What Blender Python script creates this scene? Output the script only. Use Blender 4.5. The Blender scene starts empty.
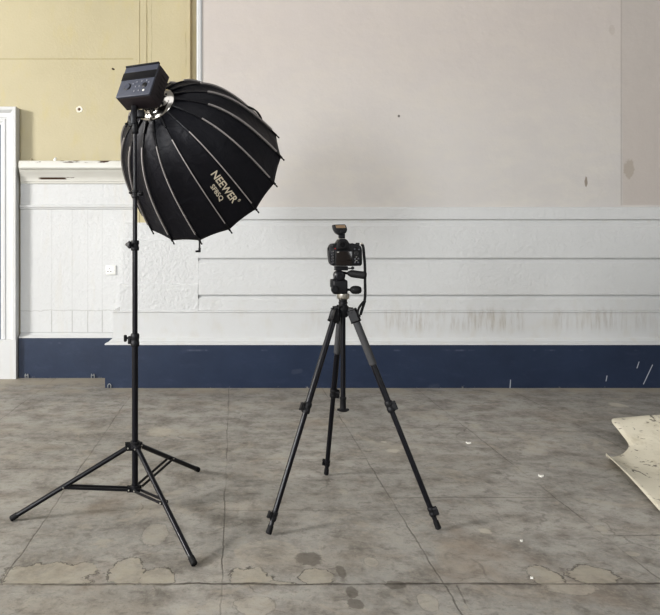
import bpy, bmesh, math, random
from mathutils import Vector, Matrix
random.seed(7)
SC = bpy.context.scene
COL = SC.collection
F, CX, CY, H = 600.0, 234.0, 246.0, 1.3      # focal length in pixels, vanishing point, camera height

def G(px, py):                                # point of the floor seen at a pixel of the photograph
    Y = F * H / (py - CY)
    return Vector(((px - CX) / F * Y, Y, 0))
def P(px, py, Y):                             # point at depth Y
    return Vector(((px - CX) / F * Y, Y, H - (py - CY) / F * Y))

# ------------------------------------------------------------------ node helper
class N:
    def __init__(s, name):
        s.m = bpy.data.materials.new(name); s.m.use_nodes = True
        s.t = s.m.node_tree; s.b = s.t.nodes['Principled BSDF']
        s._pos = None
    def new(s, k): return s.t.nodes.new(k)
    def put(s, inp, v):
        if isinstance(v, bpy.types.NodeSocket): s.t.links.new(v, inp)
        elif isinstance(v, (tuple, list)) and len(v) == 3 and inp.type == 'RGBA': inp.default_value = (*v, 1)
        else: inp.default_value = v
    def pos(s):
        if s._pos is None:
            g = s.new('ShaderNodeNewGeometry'); x = s.new('ShaderNodeSeparateXYZ')
            s.t.links.new(g.outputs['Position'], x.inputs[0]); s._pos = (x.outputs[0], x.outputs[1], x.outputs[2]); s._geo = g
        return s._pos
    def obj(s): return s.new('ShaderNodeTexCoord').outputs['Object']
    def M(s, op, a, b=0.0, c=0.0, clamp=False):
        n = s.new('ShaderNodeMath'); n.operation = op; n.use_clamp = clamp
        s.put(n.inputs[0], a); s.put(n.inputs[1], b); s.put(n.inputs[2], c); return n.outputs[0]
    def comb(s, x, y, z):
        n = s.new('ShaderNodeCombineXYZ'); s.put(n.inputs[0], x); s.put(n.inputs[1], y); s.put(n.inputs[2], z); return n.outputs[0]
    def scaled(s, sx, sy, sz):
        x, y, z = s.pos(); return s.comb(s.M('MULTIPLY', x, sx), s.M('MULTIPLY', y, sy), s.M('MULTIPLY', z, sz))
    def noise(s, scale, detail=4, rough=.55, vec=None, dist=0):
        n = s.new('ShaderNodeTexNoise'); n.inputs['Scale'].default_value = scale; n.inputs['Detail'].default_value = detail
        n.inputs['Roughness'].default_value = rough; n.inputs['Distortion'].default_value = dist
        if vec is None: s.pos(); vec = s._geo.outputs['Position']
        s.t.links.new(vec, n.inputs['Vector']); return n.outputs['Fac']
    def ramp(s, v, a, b, lo=0.0, hi=1.0):       # smooth map a..b -> lo..hi
        n = s.new('ShaderNodeMapRange'); n.interpolation_type = 'SMOOTHSTEP'
        s.put(n.inputs[0], v); s.put(n.inputs[1], a); s.put(n.inputs[2], b); s.put(n.inputs[3], lo); s.put(n.inputs[4], hi); return n.outputs[0]
    def mix(s, f, a, b, mode='MIX'):
        n = s.new('ShaderNodeMix'); n.data_type = 'RGBA'; n.blend_type = mode
        s.put(n.inputs[0], f); s.put(n.inputs[6], a); s.put(n.inputs[7], b); return n.outputs[2]
    def bump(s, h, strength=.3, dist=.01, normal=None):
        n = s.new('ShaderNodeBump'); s.put(n.inputs['Strength'], strength); n.inputs['Distance'].default_value = dist
        s.t.links.new(h, n.inputs['Height'])
        if normal is not None: s.t.links.new(normal, n.inputs['Normal'])
        return n.outputs[0]
    def out(s, col=None, rough=None, normal=None, metal=None, **kw):
        if col is not None: s.put(s.b.inputs['Base Color'], col)
        if rough is not None: s.put(s.b.inputs['Roughness'], rough)
        if metal is not None: s.put(s.b.inputs['Metallic'], metal)
        if normal is not None: s.t.links.new(normal, s.b.inputs['Normal'])
        for k, v in kw.items(): s.put(s.b.inputs[k.replace('_', ' ')], v)
        return s.m

def srgb(r, g, b):
    f = lambda c: ((c/255+.055)/1.055)**2.4 if c > 10 else c/255/12.92
    return (f(r), f(g), f(b))

def plain(name, col, rough=.5, metal=0, var=.15, nscale=40, bump=0, **kw):
    n = N(name); v = n.noise(nscale, 3, vec=n.obj())
    c = n.mix(v, tuple(x*(1-var) for x in col), tuple(min(1, x*(1+var)) for x in col))
    nm = n.bump(n.noise(nscale*8, 2, vec=n.obj()), bump, .001) if bump else None
    return n.out(c, rough, nm, metal, **kw)

MT = {}
# ------------------------------------------------------------------ room materials
def wall_paint():
    n = N('grey_plaster'); x, y, z = n.pos()
    big = n.noise(.9, 4, .6); med = n.noise(4, 5, .6, n.scaled(1, 1, 2))
    c = n.mix(big, srgb(187, 183, 180), srgb(200, 197, 194))
    c = n.mix(n.ramp(med, .35, .75), c, srgb(198, 194, 188))
    c = n.mix(n.ramp(z, 1.7, 3.6, 0, .55), c, srgb(190, 179, 172))  # light falloff up the wall, painted in as a darker tone
    # repainted darker strip on the right
    px0 = P(622, 100, 5.6).x
    m = n.M('MULTIPLY', n.ramp(x, px0, px0+.012), n.ramp(z, 1.675, 1.69))
    c = n.mix(m, c, n.mix(big, srgb(180, 173, 168), srgb(188, 181, 175)))
    # old stains
    for (qx, qy, rx, rz, col, k) in ((629, 169, .05, .09, srgb(158, 148, 136), .6), (586, 182, .015, .045, srgb(125, 112, 98), .75), (399, 116, .011, .013, srgb(90, 85, 80), .9), (612, 30, .03, .05, srgb(165, 155, 145), .3)):
        q = P(qx, qy, 5.6)
        d = n.M('SQRT', n.M('ADD', n.M('POWER', n.M('DIVIDE', n.M('SUBTRACT', x, q.x), rx), 2), n.M('POWER', n.M('DIVIDE', n.M('SUBTRACT', z, q.z), rz), 2)))
        d = n.M('ADD', d, n.M('MULTIPLY', n.M('SUBTRACT', n.noise(30, 3), .5), 1.2))
        c = n.mix(n.ramp(d, 1.1, .8, 0, k), c, col)
    q = n.M('ABSOLUTE', n.M('SUBTRACT', x, px0-.005)); c = n.mix(n.M('MULTIPLY', n.ramp(q, .014, .0, 0, .35), n.ramp(z, 1.67, 1.69)), c, srgb(120, 110, 104))
    nm = n.bump(n.noise(7, 5, .6), .25, .02)
    nm = n.bump(n.noise(160, 3), .12, .004, nm)
    return n.out(c, .75, nm)
def yellow_paint():
    n = N('yellow_paint'); x, y, z = n.pos()
    c = n.mix(n.noise(1.6, 5, .6), srgb(172, 163, 134), srgb(188, 179, 150))
    c = n.mix(n.ramp(n.noise(9, 5, .6, n.scaled(1, 1, .4)), .5, .8, 0, .5), c, srgb(182, 170, 124))
    # plaster board joint
    zz = P(50, 59, 5.966).z
    w = n.M('ADD', z, n.M('MULTIPLY', n.M('SUBTRACT', n.noise(3, 3), .5), .01))
    j = n.ramp(n.M('ABSOLUTE', n.M('SUBTRACT', w, zz)), .012, .002)
    j = n.M('MULTIPLY', j, n.M('LESS_THAN', x, -1.0))
    c = n.mix(n.M('MULTIPLY', j, .45), c, srgb(140, 128, 88))
    # hairline vertical cracks in the pilaster
    for q in (147.8, 152, 186):
        xx = P(q, 30, 5.93).x
        u = n.M('ADD', x, n.M('MULTIPLY', n.M('SUBTRACT', n.noise(9, 4, .6), .5), .03))
        k = n.M('MULTIPLY', n.ramp(n.M('ABSOLUTE', n.M('SUBTRACT', u, xx)), .005, .001), n.ramp(n.noise(3, 2), .45, .55))
        c = n.mix(n.M('MULTIPLY', k, .4), c, srgb(105, 92, 62))
    nm = n.bump(n.noise(50, 4), .15, .01)
    return n.out(c, .5, nm)
def white_paint(name, tex=0.0, stain=False, streak=False, lines=False, base=(202, 203, 203)):
    n = N(name); x, y, z = n.pos()
    b = srgb(*base)
    c = n.mix(n.noise(2.5, 5, .6), tuple(v*.93 for v in b), b)
    nm = n.bump(n.noise(60, 3), .1, .005)
    if tex:
        v = n.noise(26, 2, .5, None, .3); v2 = n.noise(60, 3, .6)
        h = n.M('ADD', v, n.M('MULTIPLY', v2, .6))
        nm = n.bump(h, tex, .03)
    if stain:
        st = n.noise(22, 4, .65, n.scaled(1.3, 1, .16)); pa = n.noise(1.7, 3, .6, n.scaled(1, 1, .2))
        zt, zb = .70, .50
        mk = n.M('MULTIPLY', n.ramp(z, zt+.06, zt-.06), n.ramp(z, zb-.03, zb+.09))
        mk = n.M('MULTIPLY', mk, n.M('MULTIPLY', n.ramp(x, .3, 1.2), n.ramp(x, 4.3, 3.0)))
        m = n.M('MULTIPLY', n.M('MULTIPLY', n.ramp(st, .40, .75), n.ramp(pa, .35, .6)), mk)
        c = n.mix(n.M('MULTIPLY', m, 1.0), c, srgb(150, 141, 130))
        m2 = n.M('MULTIPLY', n.ramp(n.noise(7, 5, .65, n.scaled(1, 1, .6)), .45, .7), n.ramp(z, 1.1, .5, 0, .5))
        c = n.mix(n.M('MULTIPLY', m2, .6), c, srgb(188, 183, 172))
    if streak:
        m = n.ramp(n.noise(12, 4, .6, n.scaled(1, 1, .12)), .5, .75, 0, .5)
        c = n.mix(m, c, srgb(196, 193, 186))
    if lines:                                     # old board joints showing through
        l = None
        for q in (52, 72.5, 88, 102.5):
            xx = P(q, 260, 5.966).x
            k = n.M('MULTIPLY', n.ramp(n.M('ABSOLUTE', n.M('SUBTRACT', x, xx)), .007, .001), n.M('LESS_THAN', z, 1.67))
            l = k if l is None else n.M('MAXIMUM', l, k)
        low = n.M('LESS_THAN', z, .66)
        f = n.M('MULTIPLY', l, n.M('ADD', n.M('MULTIPLY', low, .35), .13))
        zz = n.M('ADD', z, n.M('MULTIPLY', n.M('SUBTRACT', n.noise(14, 3), .5), .04))
        f = n.M('MAXIMUM', f, n.M('MULTIPLY', n.ramp(n.M('ABSOLUTE', n.M('SUBTRACT', zz, .66)), .008, .001), .3))
        c = n.mix(f, c, srgb(120, 118, 112))
    return n.out(c, .45 if not tex else .5, nm)
def chipped_white():
    n = N('chipped_white_gloss'); x, y, z = n.pos()
    c = n.mix(n.noise(6, 4), srgb(200, 198, 190), srgb(212, 211, 205))
    v = n.noise(9, 4, .6, n.scaled(.55, 1, 3.2))
    zt = P(60, 163, 5.85).z; zb = P(60, 178, 5.88).z
    b1 = n.M('MULTIPLY', n.ramp(n.M('ABSOLUTE', n.M('SUBTRACT', z, zt+.012)), .016, .008), n.ramp(v, .52, .56))
    b2 = n.M('MULTIPLY', n.ramp(n.M('ABSOLUTE', n.M('SUBTRACT', z, zb+.0)), .014, .006), n.M('MULTIPLY', n.ramp(n.M('ABSOLUTE', n.M('SUBTRACT', x, P(56, 178, 5.87).x)), .2, .16), n.ramp(v, .38, .42)))
    m = n.M('MAXIMUM', b1, b2)
    c = n.mix(m, c, srgb(62, 40, 26))
    return n.out(c, .35, n.bump(m, .5, -.004))
def navy():
    n = N('navy_gloss_paint'); x, y, z = n.pos()
    c = n.mix(n.noise(3, 5, .65), srgb(28, 40, 62), srgb(44, 57, 80))
    c = n.mix(n.ramp(n.noise(10, 5, .7, n.scaled(.4, 1, 1)), .5, .8, 0, .5), c, srgb(60, 68, 90))
    sp = n.ramp(n.noise(26, 4, .7), .76, .78)
    c = n.mix(n.M('MULTIPLY', sp, .75), c, srgb(190, 195, 205))
    bt = n.M('MULTIPLY', n.ramp(z, .022, .0), n.ramp(n.noise(16, 3, .6, n.scaled(1, 1, .5)), .6, .68))
    c = n.mix(n.M('MULTIPLY', bt, .8), c, srgb(170, 165, 155))
    tp = n.M('MULTIPLY', n.ramp(n.M('ABSOLUTE', n.M('SUBTRACT', z, .345)), .012, .003), n.ramp(n.noise(6, 4, .6, n.scaled(.7, 1, .3)), .55, .68))
    c = n.mix(n.M('MULTIPLY', tp, .15), c, srgb(170, 175, 190))
    def seg(a, b, w, k):                           # a scratch
        nonlocal c
        L = math.hypot(b[0]-a[0], b[1]-a[1]); ux, uz = (b[0]-a[0])/L, (b[1]-a[1])/L
        dx, dz = n.M('SUBTRACT', x, a[0]), n.M('SUBTRACT', z, a[1])
        t = n.M('ADD', n.M('MULTIPLY', dx, ux), n.M('MULTIPLY', dz, uz)); t = n.M('MINIMUM', n.M('MAXIMUM', t, 0), L)
        d = n.M('SQRT', n.M('ADD', n.M('POWER', n.M('SUBTRACT', dx, n.M('MULTIPLY', t, ux)), 2), n.M('POWER', n.M('SUBTRACT', dz, n.M('MULTIPLY', t, uz)), 2)))
        c = n.mix(n.M('MULTIPLY', n.ramp(d, w, w*.4), k), c, srgb(205, 208, 214))
    for a, b in (((643.5, 384), (652.5, 365)), ((637, 368), (639, 362)), ((510, 388), (510.5, 380)), ((606, 381), (607, 376))):
        A, B = P(*a, 5.493), P(*b, 5.493); seg((A.x, A.z), (B.x, B.z), .006, .6)
    for q in ((434, 387), (297, 372)):             # grey worn patches
        A = P(*q, 5.493); seg((A.x-.03, A.z), (A.x+.03, A.z+.01), .03, .03)
    return n.out(c, .42, n.bump(n.noise(35, 4), .15, .008))
def floor_mat():
    n = N('worn_stone_floor'); x, y, z = n.pos()
    n1 = n.noise(.8, 6, .62); n2 = n.noise(5, 6, .65, n.scaled(.9, 1.1, 1)); n3 = n.noise(38, 5, .7)
    c = n.mix(n.ramp(n1, .3, .7), srgb(140, 138, 133), srgb(166, 163, 157))
    c = n.mix(n.ramp(n2, .38, .7, 0, .8), c, srgb(104, 99, 92))
    c = n.mix(n.ramp(n3, .4, .8, 0, .65), c, srgb(166, 159, 149))
    c = n.mix(n.ramp(n.noise(2.1, 5, .6, n.scaled(.45, 1.5, 1)), .5, .75, 0, .5), c, srgb(148, 139, 126))
    c = n.mix(n.ramp(n.noise(90, 5, .75), .54, .70, 0, .5), c, srgb(80, 74, 68))
    c = n.mix(n.ramp(n.noise(16, 6, .7, n.scaled(1, 1.3, 1), .5), .48, .70, 0, .6), c, srgb(94, 89, 83))
    c = n.mix(n.ramp(n.noise(3.2, 6, .7, None, 1.0), .53, .64, 0, .45), c, srgb(166, 158, 145))
    c = n.mix(n.ramp(n.noise(1.3, 5, .6, None, .6), .55, .7, 0, .4), c, srgb(128, 112, 96))
    vo = n.new('ShaderNodeTexVoronoi'); vo.feature = 'DISTANCE_TO_EDGE'; vo.inputs['Scale'].default_value = 1.1
    wv = n.new('ShaderNodeVectorMath'); wv.operation = 'MULTIPLY_ADD'
    nn = n.new('ShaderNodeTexNoise'); nn.inputs['Scale'].default_value = 3.5; nn.inputs['Detail'].default_value = 5; n.t.links.new(n._geo.outputs['Position'], nn.inputs['Vector'])
    n.t.links.new(nn.outputs['Color'], wv.inputs[0]); wv.inputs[1].default_value = (.5, .5, 0); n.t.links.new(n._geo.outputs['Position'], wv.inputs[2]); n.t.links.new(wv.outputs[0], vo.inputs['Vector'])
    hair = n.M('MULTIPLY', n.ramp(vo.outputs['Distance'], .007, .001), n.ramp(n.noise(1.7, 3), .52, .62))
    c = n.mix(n.M('MULTIPLY', hair, .4), c, srgb(70, 64, 56))
    wob = n.M('MULTIPLY', n.M('SUBTRACT', n.noise(5, 5, .65), .5), .035)
    xw, yw = n.M('ADD', x, wob), n.M('ADD', y, n.M('MULTIPLY', wob, 1.2))
    J = None
    def add(m):
        nonlocal J
        J = m if J is None else n.M('MAXIMUM', J, m)
    X0 = [-1.75, -.8975, -.045, .8075, 1.66, 2.5]
    for X in X0:
        add(n.M('MULTIPLY', n.ramp(n.M('ABSOLUTE', n.M('SUBTRACT', xw, X)), .0055, .001), n.ramp(n.noise(2.5, 3), .35, .6, .12, .55)))
    def cross(Y, xa, xb, k, w=.006):
        m = n.ramp(n.M('ABSOLUTE', n.M('SUBTRACT', yw, Y)), w, w*.2)
        m = n.M('MULTIPLY', m, n.M('MULTIPLY', n.M('GREATER_THAN', x, xa), n.M('LESS_THAN', x, xb)))
        add(n.M('MULTIPLY', m, k))
    add(n.M('MULTIPLY', n.ramp(n.M('ABSOLUTE', n.M('SUBTRACT', yw, 2.308)), n.ramp(n.noise(6, 4, .7), .3, .7, .004, .014), .001), n.ramp(n.noise(4, 4, .7), .3, .6, .3, .9)))
    cross(3.10, .8075, 1.66, .5); cross(3.66, -.8975, .8075, .4); cross(3.5, -9, -.8975, .45); cross(2.70, 1.66, 9, .5)
    cross(4.3, .8075, 1.66, .35); cross(4.55, -.8975, -.045, .35); cross(4.2, 1.66, 9, .35); cross(2.95, -.045, .8075, .3)
    # flaked patches: lighter sunken areas with a dark broken lip
    wn = n.M('ADD', n.M('SUBTRACT', n.noise(9, 5, .7), .5), n.M('MULTIPLY', n.M('SUBTRACT', n.noise(45, 4, .7), .5), .35))
    def group(blobs, k=1.3):
        D = None
        for (px, py, rx, ry) in blobs:
            g = G(px, py); a = rx/F*g.y; b = ry*g.y*g.y/(F*H)
            d = n.M('SQRT', n.M('ADD', n.M('POWER', n.M('DIVIDE', n.M('SUBTRACT', x, g.x), a), 2), n.M('POWER', n.M('DIVIDE', n.M('SUBTRACT', y, g.y), b), 2)))
            D = d if D is None else n.M('MINIMUM', D, d)
        return n.M('ADD', D, n.M('MULTIPLY', wn, k))
    south = n.M('GREATER_THAN', y, 2.30)
    D = group([(48, 576, 47, 13), (82, 570, 14, 9), (127, 572, 17, 17), (158, 578, 18, 10), (250, 578, 22, 12), (272, 586, 30, 5), (318, 578, 18, 9), (545, 577, 16, 12), (592, 575, 24, 10)])
    m = n.M('MULTIPLY', n.ramp(D, 1.02, .94), south)
    c = n.mix(n.M('MULTIPLY', m, n.ramp(n.noise(14, 5, .65), .3, .7, .3, .7)), c, srgb(162, 155, 140))
    lip = n.M('MULTIPLY', n.ramp(n.M('ABSOLUTE', n.M('SUBTRACT', D, 1.0)), .075, .01), n.M('MULTIPLY', south, n.ramp(n.noise(13, 4, .7), .34, .54)))
    add(n.M('MULTIPLY', lip, .75))
    D2 = group([(156, 534, 13, 11), (371, 562, 7, 5), (573, 588, 26, 7), (633, 554, 8, 3), (256, 606, 20, 11), (428, 602, 10, 9)], 1.1)
    c = n.mix(n.M('MULTIPLY', n.ramp(D2, 1.08, .85), n.ramp(n.noise(18, 5, .65), .3, .7, .2, .6)), c, srgb(168, 161, 148))
    add(n.M('MULTIPLY', n.ramp(n.M('ABSOLUTE', n.M('SUBTRACT', D2, 1.0)), .07, .02), .22))
    D3 = group([(309, 559, 14, 7), (341, 572, 5, 6), (352, 592, 6, 6), (356, 604, 8, 5), (395, 585, 10, 4)], 2.0)
    c = n.mix(n.M('MULTIPLY', n.ramp(D3, 1.1, .85), .6), c, srgb(78, 71, 63))
    D4 = group([(160, 432, 14, 5), (486, 531, 7, 3), (617, 405, 9, 2.5), (393, 451, 7, 2), (384, 442, 3, 1)], 1.6)
    c = n.mix(n.M('MULTIPLY', n.ramp(D4, 1.1, .6), .5), c, srgb(192, 184, 170))
    # diagonal crack at the front right
    A, B = G(455, 583), G(473, 614)
    L = (B-A).length; ux, uy = (B.x-A.x)/L, (B.y-A.y)/L
    dd = n.M('ABSOLUTE', n.M('SUBTRACT', n.M('MULTIPLY', n.M('SUBTRACT', xw, A.x), uy), n.M('MULTIPLY', n.M('SUBTRACT', yw, A.y), ux)))
    add(n.M('MULTIPLY', n.M('MULTIPLY', n.ramp(dd, .006, .001), n.M('LESS_THAN', y, 2.3)), n.M('MULTIPLY', n.ramp(n.noise(9, 4, .7), .35, .65), .45)))
    c = n.mix(n.M('MULTIPLY', n.ramp(y, 5.2, 5.45), n.ramp(n.noise(3, 4), .35, .6)), c, srgb(160, 152, 138))
    c = n.mix(J, c, srgb(60, 54, 47))
    h = n.M('SUBTRACT', n.M('ADD', n.M('MULTIPLY', n2, .5), n.M('MULTIPLY', n3, .25)), J)
    return n.out(c, n.ramp(n2, .3, .8, .55, .75), n.bump(h, .35, .012))

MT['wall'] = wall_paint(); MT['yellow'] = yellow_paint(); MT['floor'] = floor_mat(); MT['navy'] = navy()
MT['chip'] = chipped_white()
MT['white'] = white_paint('white_gloss', streak=True)
MT['white_stain'] = white_paint('stained_white_board', stain=True)
MT['white_tex'] = white_paint('embossed_white_wallpaper', tex=.2, stain=True)
MT['white_tex_strong'] = white_paint('embossed_white_blocks', tex=.26)
MT['white_dado'] = white_paint('embossed_white_dado', tex=.2, lines=True, streak=True)
MT['door'] = plain('grey_blue_door_paint', srgb(92, 100, 116), .45)

# ------------------------------------------------------------------ mesh helpers
def bx(bm, x0, x1, y0, y1, z0, z1):
    r = bmesh.ops.create_cube(bm, size=1)
    for v in r['verts']:
        v.co = Vector(((x0+x1)/2 + v.co.x*(x1-x0), (y0+y1)/2 + v.co.y*(y1-y0), (z0+z1)/2 + v.co.z*(z1-z0)))
    return r['verts']
def frame_box(bm, c, X, Y, Z, sx, sy, sz, bev=0, seg=2, taper=None):
    """box about c along axes X,Y,Z"""
    r = bmesh.ops.create_cube(bm, size=1); vs = r['verts']
    for v in vs:
        a, b, d = v.co
        tx = 1 if taper is None else (taper if d > 0 else 1)
        v.co = c + X*a*sx*tx + Y*b*sy + Z*d*sz
    if bev:
        es = list({e for v in vs for e in v.link_edges})
        bmesh.ops.bevel(bm, geom=es, offset=bev, segments=seg, profile=.5, affect='EDGES')
def basis(d):
    d = Vector(d).normalized(); t = Vector((0, 0, 1)) if abs(d.z) < .9 else Vector((1, 0, 0))
    a = d.cross(t).normalized(); return a, d.cross(a).normalized(), d
def lathe(bm, c, d, prof, n=24, ax=None):
    """prof: (radius, distance along d); closed with caps where radius is not zero"""
    a, b, d = basis(d); rings = []
    for (r, s) in prof:
        rings.append([bm.verts.new(c + d*s + (a*math.cos(2*math.pi*i/n) + b*math.sin(2*math.pi*i/n))*max(r, 1e-5)) for i in range(n)])
    for r0, r1 in zip(rings, rings[1:]):
        for i in range(n): bm.faces.new((r0[i], r0[(i+1) % n], r1[(i+1) % n], r1[i]))
    bm.faces.new(rings[0][::-1]); bm.faces.new(rings[-1])
def tube(bm, p0, p1, r0, r1=None, n=16, cap=True):
    p0, p1 = Vector(p0), Vector(p1); r1 = r0 if r1 is None else r1; L = (p1-p0).length
    e = min(r0, r1)*.18
    lathe(bm, p0, p1-p0, [(r0-e, 0), (r0, e), (r1, L-e), (r1-e, L)], n)
def sweep(bm, pts, w, h, up=Vector((0, 0, 1)), round_=False, closed_n=8):
    """flat strip (w across, h thick) or round cord along pts"""
    pts = [Vector(p) for p in pts]; rings = []
    for i, p in enumerate(pts):
        t = (pts[min(i+1, len(pts)-1)] - pts[max(i-1, 0)]).normalized()
        u = up if isinstance(up, Vector) else up[i]
        s = t.cross(u)
        if s.length < 1e-4: s = t.cross(Vector((1, 0, 0)))
        s.normalize(); q = s.cross(t).normalized()
        if round_: rings.append([bm.verts.new(p + s*math.cos(2*math.pi*k/closed_n)*w + q*math.sin(2*math.pi*k/closed_n)*h) for k in range(closed_n)])
        else: rings.append([bm.verts.new(p + s*a*w/2 + q*b*h/2) for a, b in ((-1, -1), (1, -1), (1, 1), (-1, 1))])
    m = len(rings[0])
    for r0, r1 in zip(rings, rings[1:]):
        for i in range(m): bm.faces.new((r0[i], r0[(i+1) % m], r1[(i+1) % m], r1[i]))
    bm.faces.new(rings[0][::-1]); bm.faces.new(rings[-1])
def prism(bm, poly, c, X, Z, Yd, depth, bev=0):
    """polygon in plane X,Z extruded along Yd"""
    f0 = [bm.verts.new(c + X*a + Z*b) for a, b in poly]; f1 = [bm.verts.new(c + X*a + Z*b + Yd*depth) for a, b in poly]
    fs = [bm.faces.new(f0), bm.faces.new(f1[::-1])]
    n = len(poly)
    for i in range(n): fs.append(bm.faces.new((f0[i], f1[i], f1[(i+1) % n], f0[(i+1) % n])))
    if bev: bmesh.ops.bevel(bm, geom=list({e for f in fs for e in f.edges}), offset=bev, segments=2, profile=.5, affect='EDGES')
def extrude_x(bm, prof, x0, x1, mitre0=0, mitre1=0):
    """profile of (y,z) points run along x; mitre offsets x by m*(y - y of first point)"""
    y0 = prof[0][0]
    a = [bm.verts.new((x0 + mitre0*(y-y0), y, z)) for y, z in prof]; b = [bm.verts.new((x1 + mitre1*(y-y0), y, z)) for y, z in prof]
    n = len(prof)
    for i in range(n): bm.faces.new((a[i], a[(i+1) % n], b[(i+1) % n], b[i]))
    bm.faces.new(a[::-1]); bm.faces.new(b)
def catmull(pts, n=8):
    pts = [Vector(p) for p in pts]; q = [pts[0]*2-pts[1]] + pts + [pts[-1]*2-pts[-2]]; out = []
    for i in range(1, len(q)-2):
        for k in range(n):
            t = k/n; a, b, c, d = q[i-1], q[i], q[i+1], q[i+2]
            out.append(.5*((2*b) + (c-a)*t + (2*a-5*b+4*c-d)*t*t + (3*b-a-3*c+d)*t**3))
    out.append(pts[-1]); return out

def root_loc(p):
    while p is not None and p.parent is not None: p = p.parent
    return Vector(p.location) if p is not None else Vector((0, 0, 0))
def obj(name, bm, mat, parent=None, smooth=40, kind=None, label=None, origin=None):
    if parent is not None:
        o3 = root_loc(parent)
        for v in bm.verts: v.co -= o3
    elif origin is not None:
        for v in bm.verts: v.co -= origin
    bmesh.ops.recalc_face_normals(bm, faces=bm.faces)
    me = bpy.data.meshes.new(name)
    if smooth:
        for f in bm.faces: f.smooth = True
        for e in bm.edges:
            if len(e.link_faces) == 2 and e.calc_face_angle(0) > math.radians(smooth): e.smooth = False
    bm.to_mesh(me); bm.free()
    for m in (mat if isinstance(mat, list) else [mat]): me.materials.append(m)
    o = bpy.data.objects.new(name, me); COL.objects.link(o)
    if parent is not None: o.parent = parent
    elif origin is not None: o.location = origin
    if kind: o['kind'] = kind
    if label: o['label'] = label
    return o
def struct(name, bm, mat, smooth=30, parent=None):
    return obj(name, bm, mat, parent, smooth, None if parent else 'structure')
def thing(name, label, cat, loc):
    o = bpy.data.objects.new(name, None); o.empty_display_size = .05; COL.objects.link(o)
    o.location = loc; o['label'] = label; o['category'] = cat; return o
def tag(o, label, cat, group=None):
    o['label'] = label; o['category'] = cat
    if group: o['group'] = group
    return o
BM = bmesh.new

# ------------------------------------------------------------------ the room
bm = BM(); bx(bm, -13, 8, -3.5, 6.4, -.12, 0); struct('floor', bm, MT['floor'])
def room_paint():
    n = N('room_paint'); return n.out(n.mix(n.noise(1, 4), srgb(164, 164, 164), srgb(178, 178, 178)), .8)
MT['room'] = room_paint()
bm = BM(); bx(bm, -13.1, -13, -3.6, 6.4, 0, 5.6); struct('wall_left', bm, MT['room'])
bm = BM(); bx(bm, 8, 8.1, -3.6, 6.4, 0, 5.6); struct('wall_right', bm, MT['room'])
bm = BM(); bx(bm, -13, 8, -3.6, -3.5, 0, 5.6); struct('wall_front', bm, MT['room'])
bm = BM(); bx(bm, -13.1, 8.1, -3.6, 6.4, 5.6, 5.7); struct('ceiling', bm, MT['room'])
YW = 5.60                                           # face of the main plaster wall
XE = P(197, 100, YW).x                              # its left corner
XR = 8.0
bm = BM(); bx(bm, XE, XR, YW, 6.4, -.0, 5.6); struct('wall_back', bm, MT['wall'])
bm = BM(); bx(bm, -13, XE+.02, 5.966, 6.4, 0, 5.6); struct('wall_recess', bm, MT['yellow'])
# pilaster between them, with a stepped moulding on its left
bm = BM(); bx(bm, P(147, 50, 5.915).x, P(190.5, 50, 5.915).x, 5.915, 5.97, 1.30, 5.6)
bx(bm, P(140, 50, 5.935).x, P(147, 50, 5.93).x, 5.935, 5.97, 1.30, 5.6)
bx(bm, P(136.2, 50, 5.95).x, P(140, 50, 5.95).x, 5.952, 5.97, 1.30, 5.6)
bmesh.ops.bevel(bm, geom=[e for e in bm.edges if abs(e.verts[0].co.z-e.verts[1].co.z) > 1], offset=.006, segments=2, affect='EDGES')
struct('trim_1', bm, MT['yellow'])
# white corner bead
bm = BM(); bx(bm, XE-.004, P(202, 100, YW-.012).x, YW-.014, YW+.05, 1.6, 5.6)
bmesh.ops.bevel(bm, geom=[e for e in bm.edges if abs(e.verts[0].co.z-e.verts[1].co.z) > 1], offset=.012, segments=3, affect='EDGES')
struct('trim_2', bm, MT['white'])

# --- panelling of the main wall: boards with chamfered top edges and shadow gaps
def zy(py, Y=5.56): return H-(py-CY)/F*Y
def board(name, x0, x1, yf, zb, zt, mat, lip=.0, ch=.014, bottom=.004, yb=5.62):
    bm = BM()
    if lip: prof = [(yf, zb), (yf, zt-.016), (yf-lip, zt-.013), (yf-lip, zt-.004), (yf-lip+.005, zt), (yf+.02, zt+.004), (yb, zt+.004), (yb, zb)]
    else: prof = [(yf+bottom, zb), (yf, zb+bottom), (yf, zt-ch), (yf+ch*.8, zt), (yb, zt), (yb, zb)]
    extrude_x(bm, prof, x0, x1); return struct(name, bm, mat)
XP = P(198.3, 250, 5.56).x                            # joint between the stepped pier and the panelling
board('trim_3', XP, XR, 5.565, zy(219.5), zy(207), MT['white_tex'], ch=.012)
board('trim_4', XP, XR, 5.56, zy(258.2), zy(222.8), MT['white_tex'], ch=.030)
board('trim_5', XP, XR, 5.56, zy(295), zy(260), MT['white_tex'], ch=.030)
board('trim_6', XP, XR, 5.56, zy(310.6), zy(296.5), MT['white_tex'], ch=.026)
bm = BM(); bx(bm, XP, XR, 5.585, 5.61, .40, zy(208)); struct('trim_7', bm, MT['white'])   # ground behind the gaps
XB = P(113, 320, 5.56).x
board('trim_8', XB, XR, 5.555, .45, zy(310.8, 5.555), MT['white_stain'], lip=.010, yb=5.97)
# the stepped pier
for i, (pl, t, b, yf) in enumerate(((120, 284, 310.6, 5.56), (122.6, 239.5, 284, 5.572), (125, 222.5, 239.5, 5.585))):
    bm = BM()
    x0 = P(pl, 250, yf).x; z0, z1 = zy(b, yf), zy(t, yf)
    prof = [(yf, z0), (yf, z1-.01), (yf+.008, z1), (5.97, z1), (5.97, z0)]
    extrude_x(bm, prof, x0, XP-.002)
    struct('trim_%d' % (9+i), bm, MT['white_tex_strong'])
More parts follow.
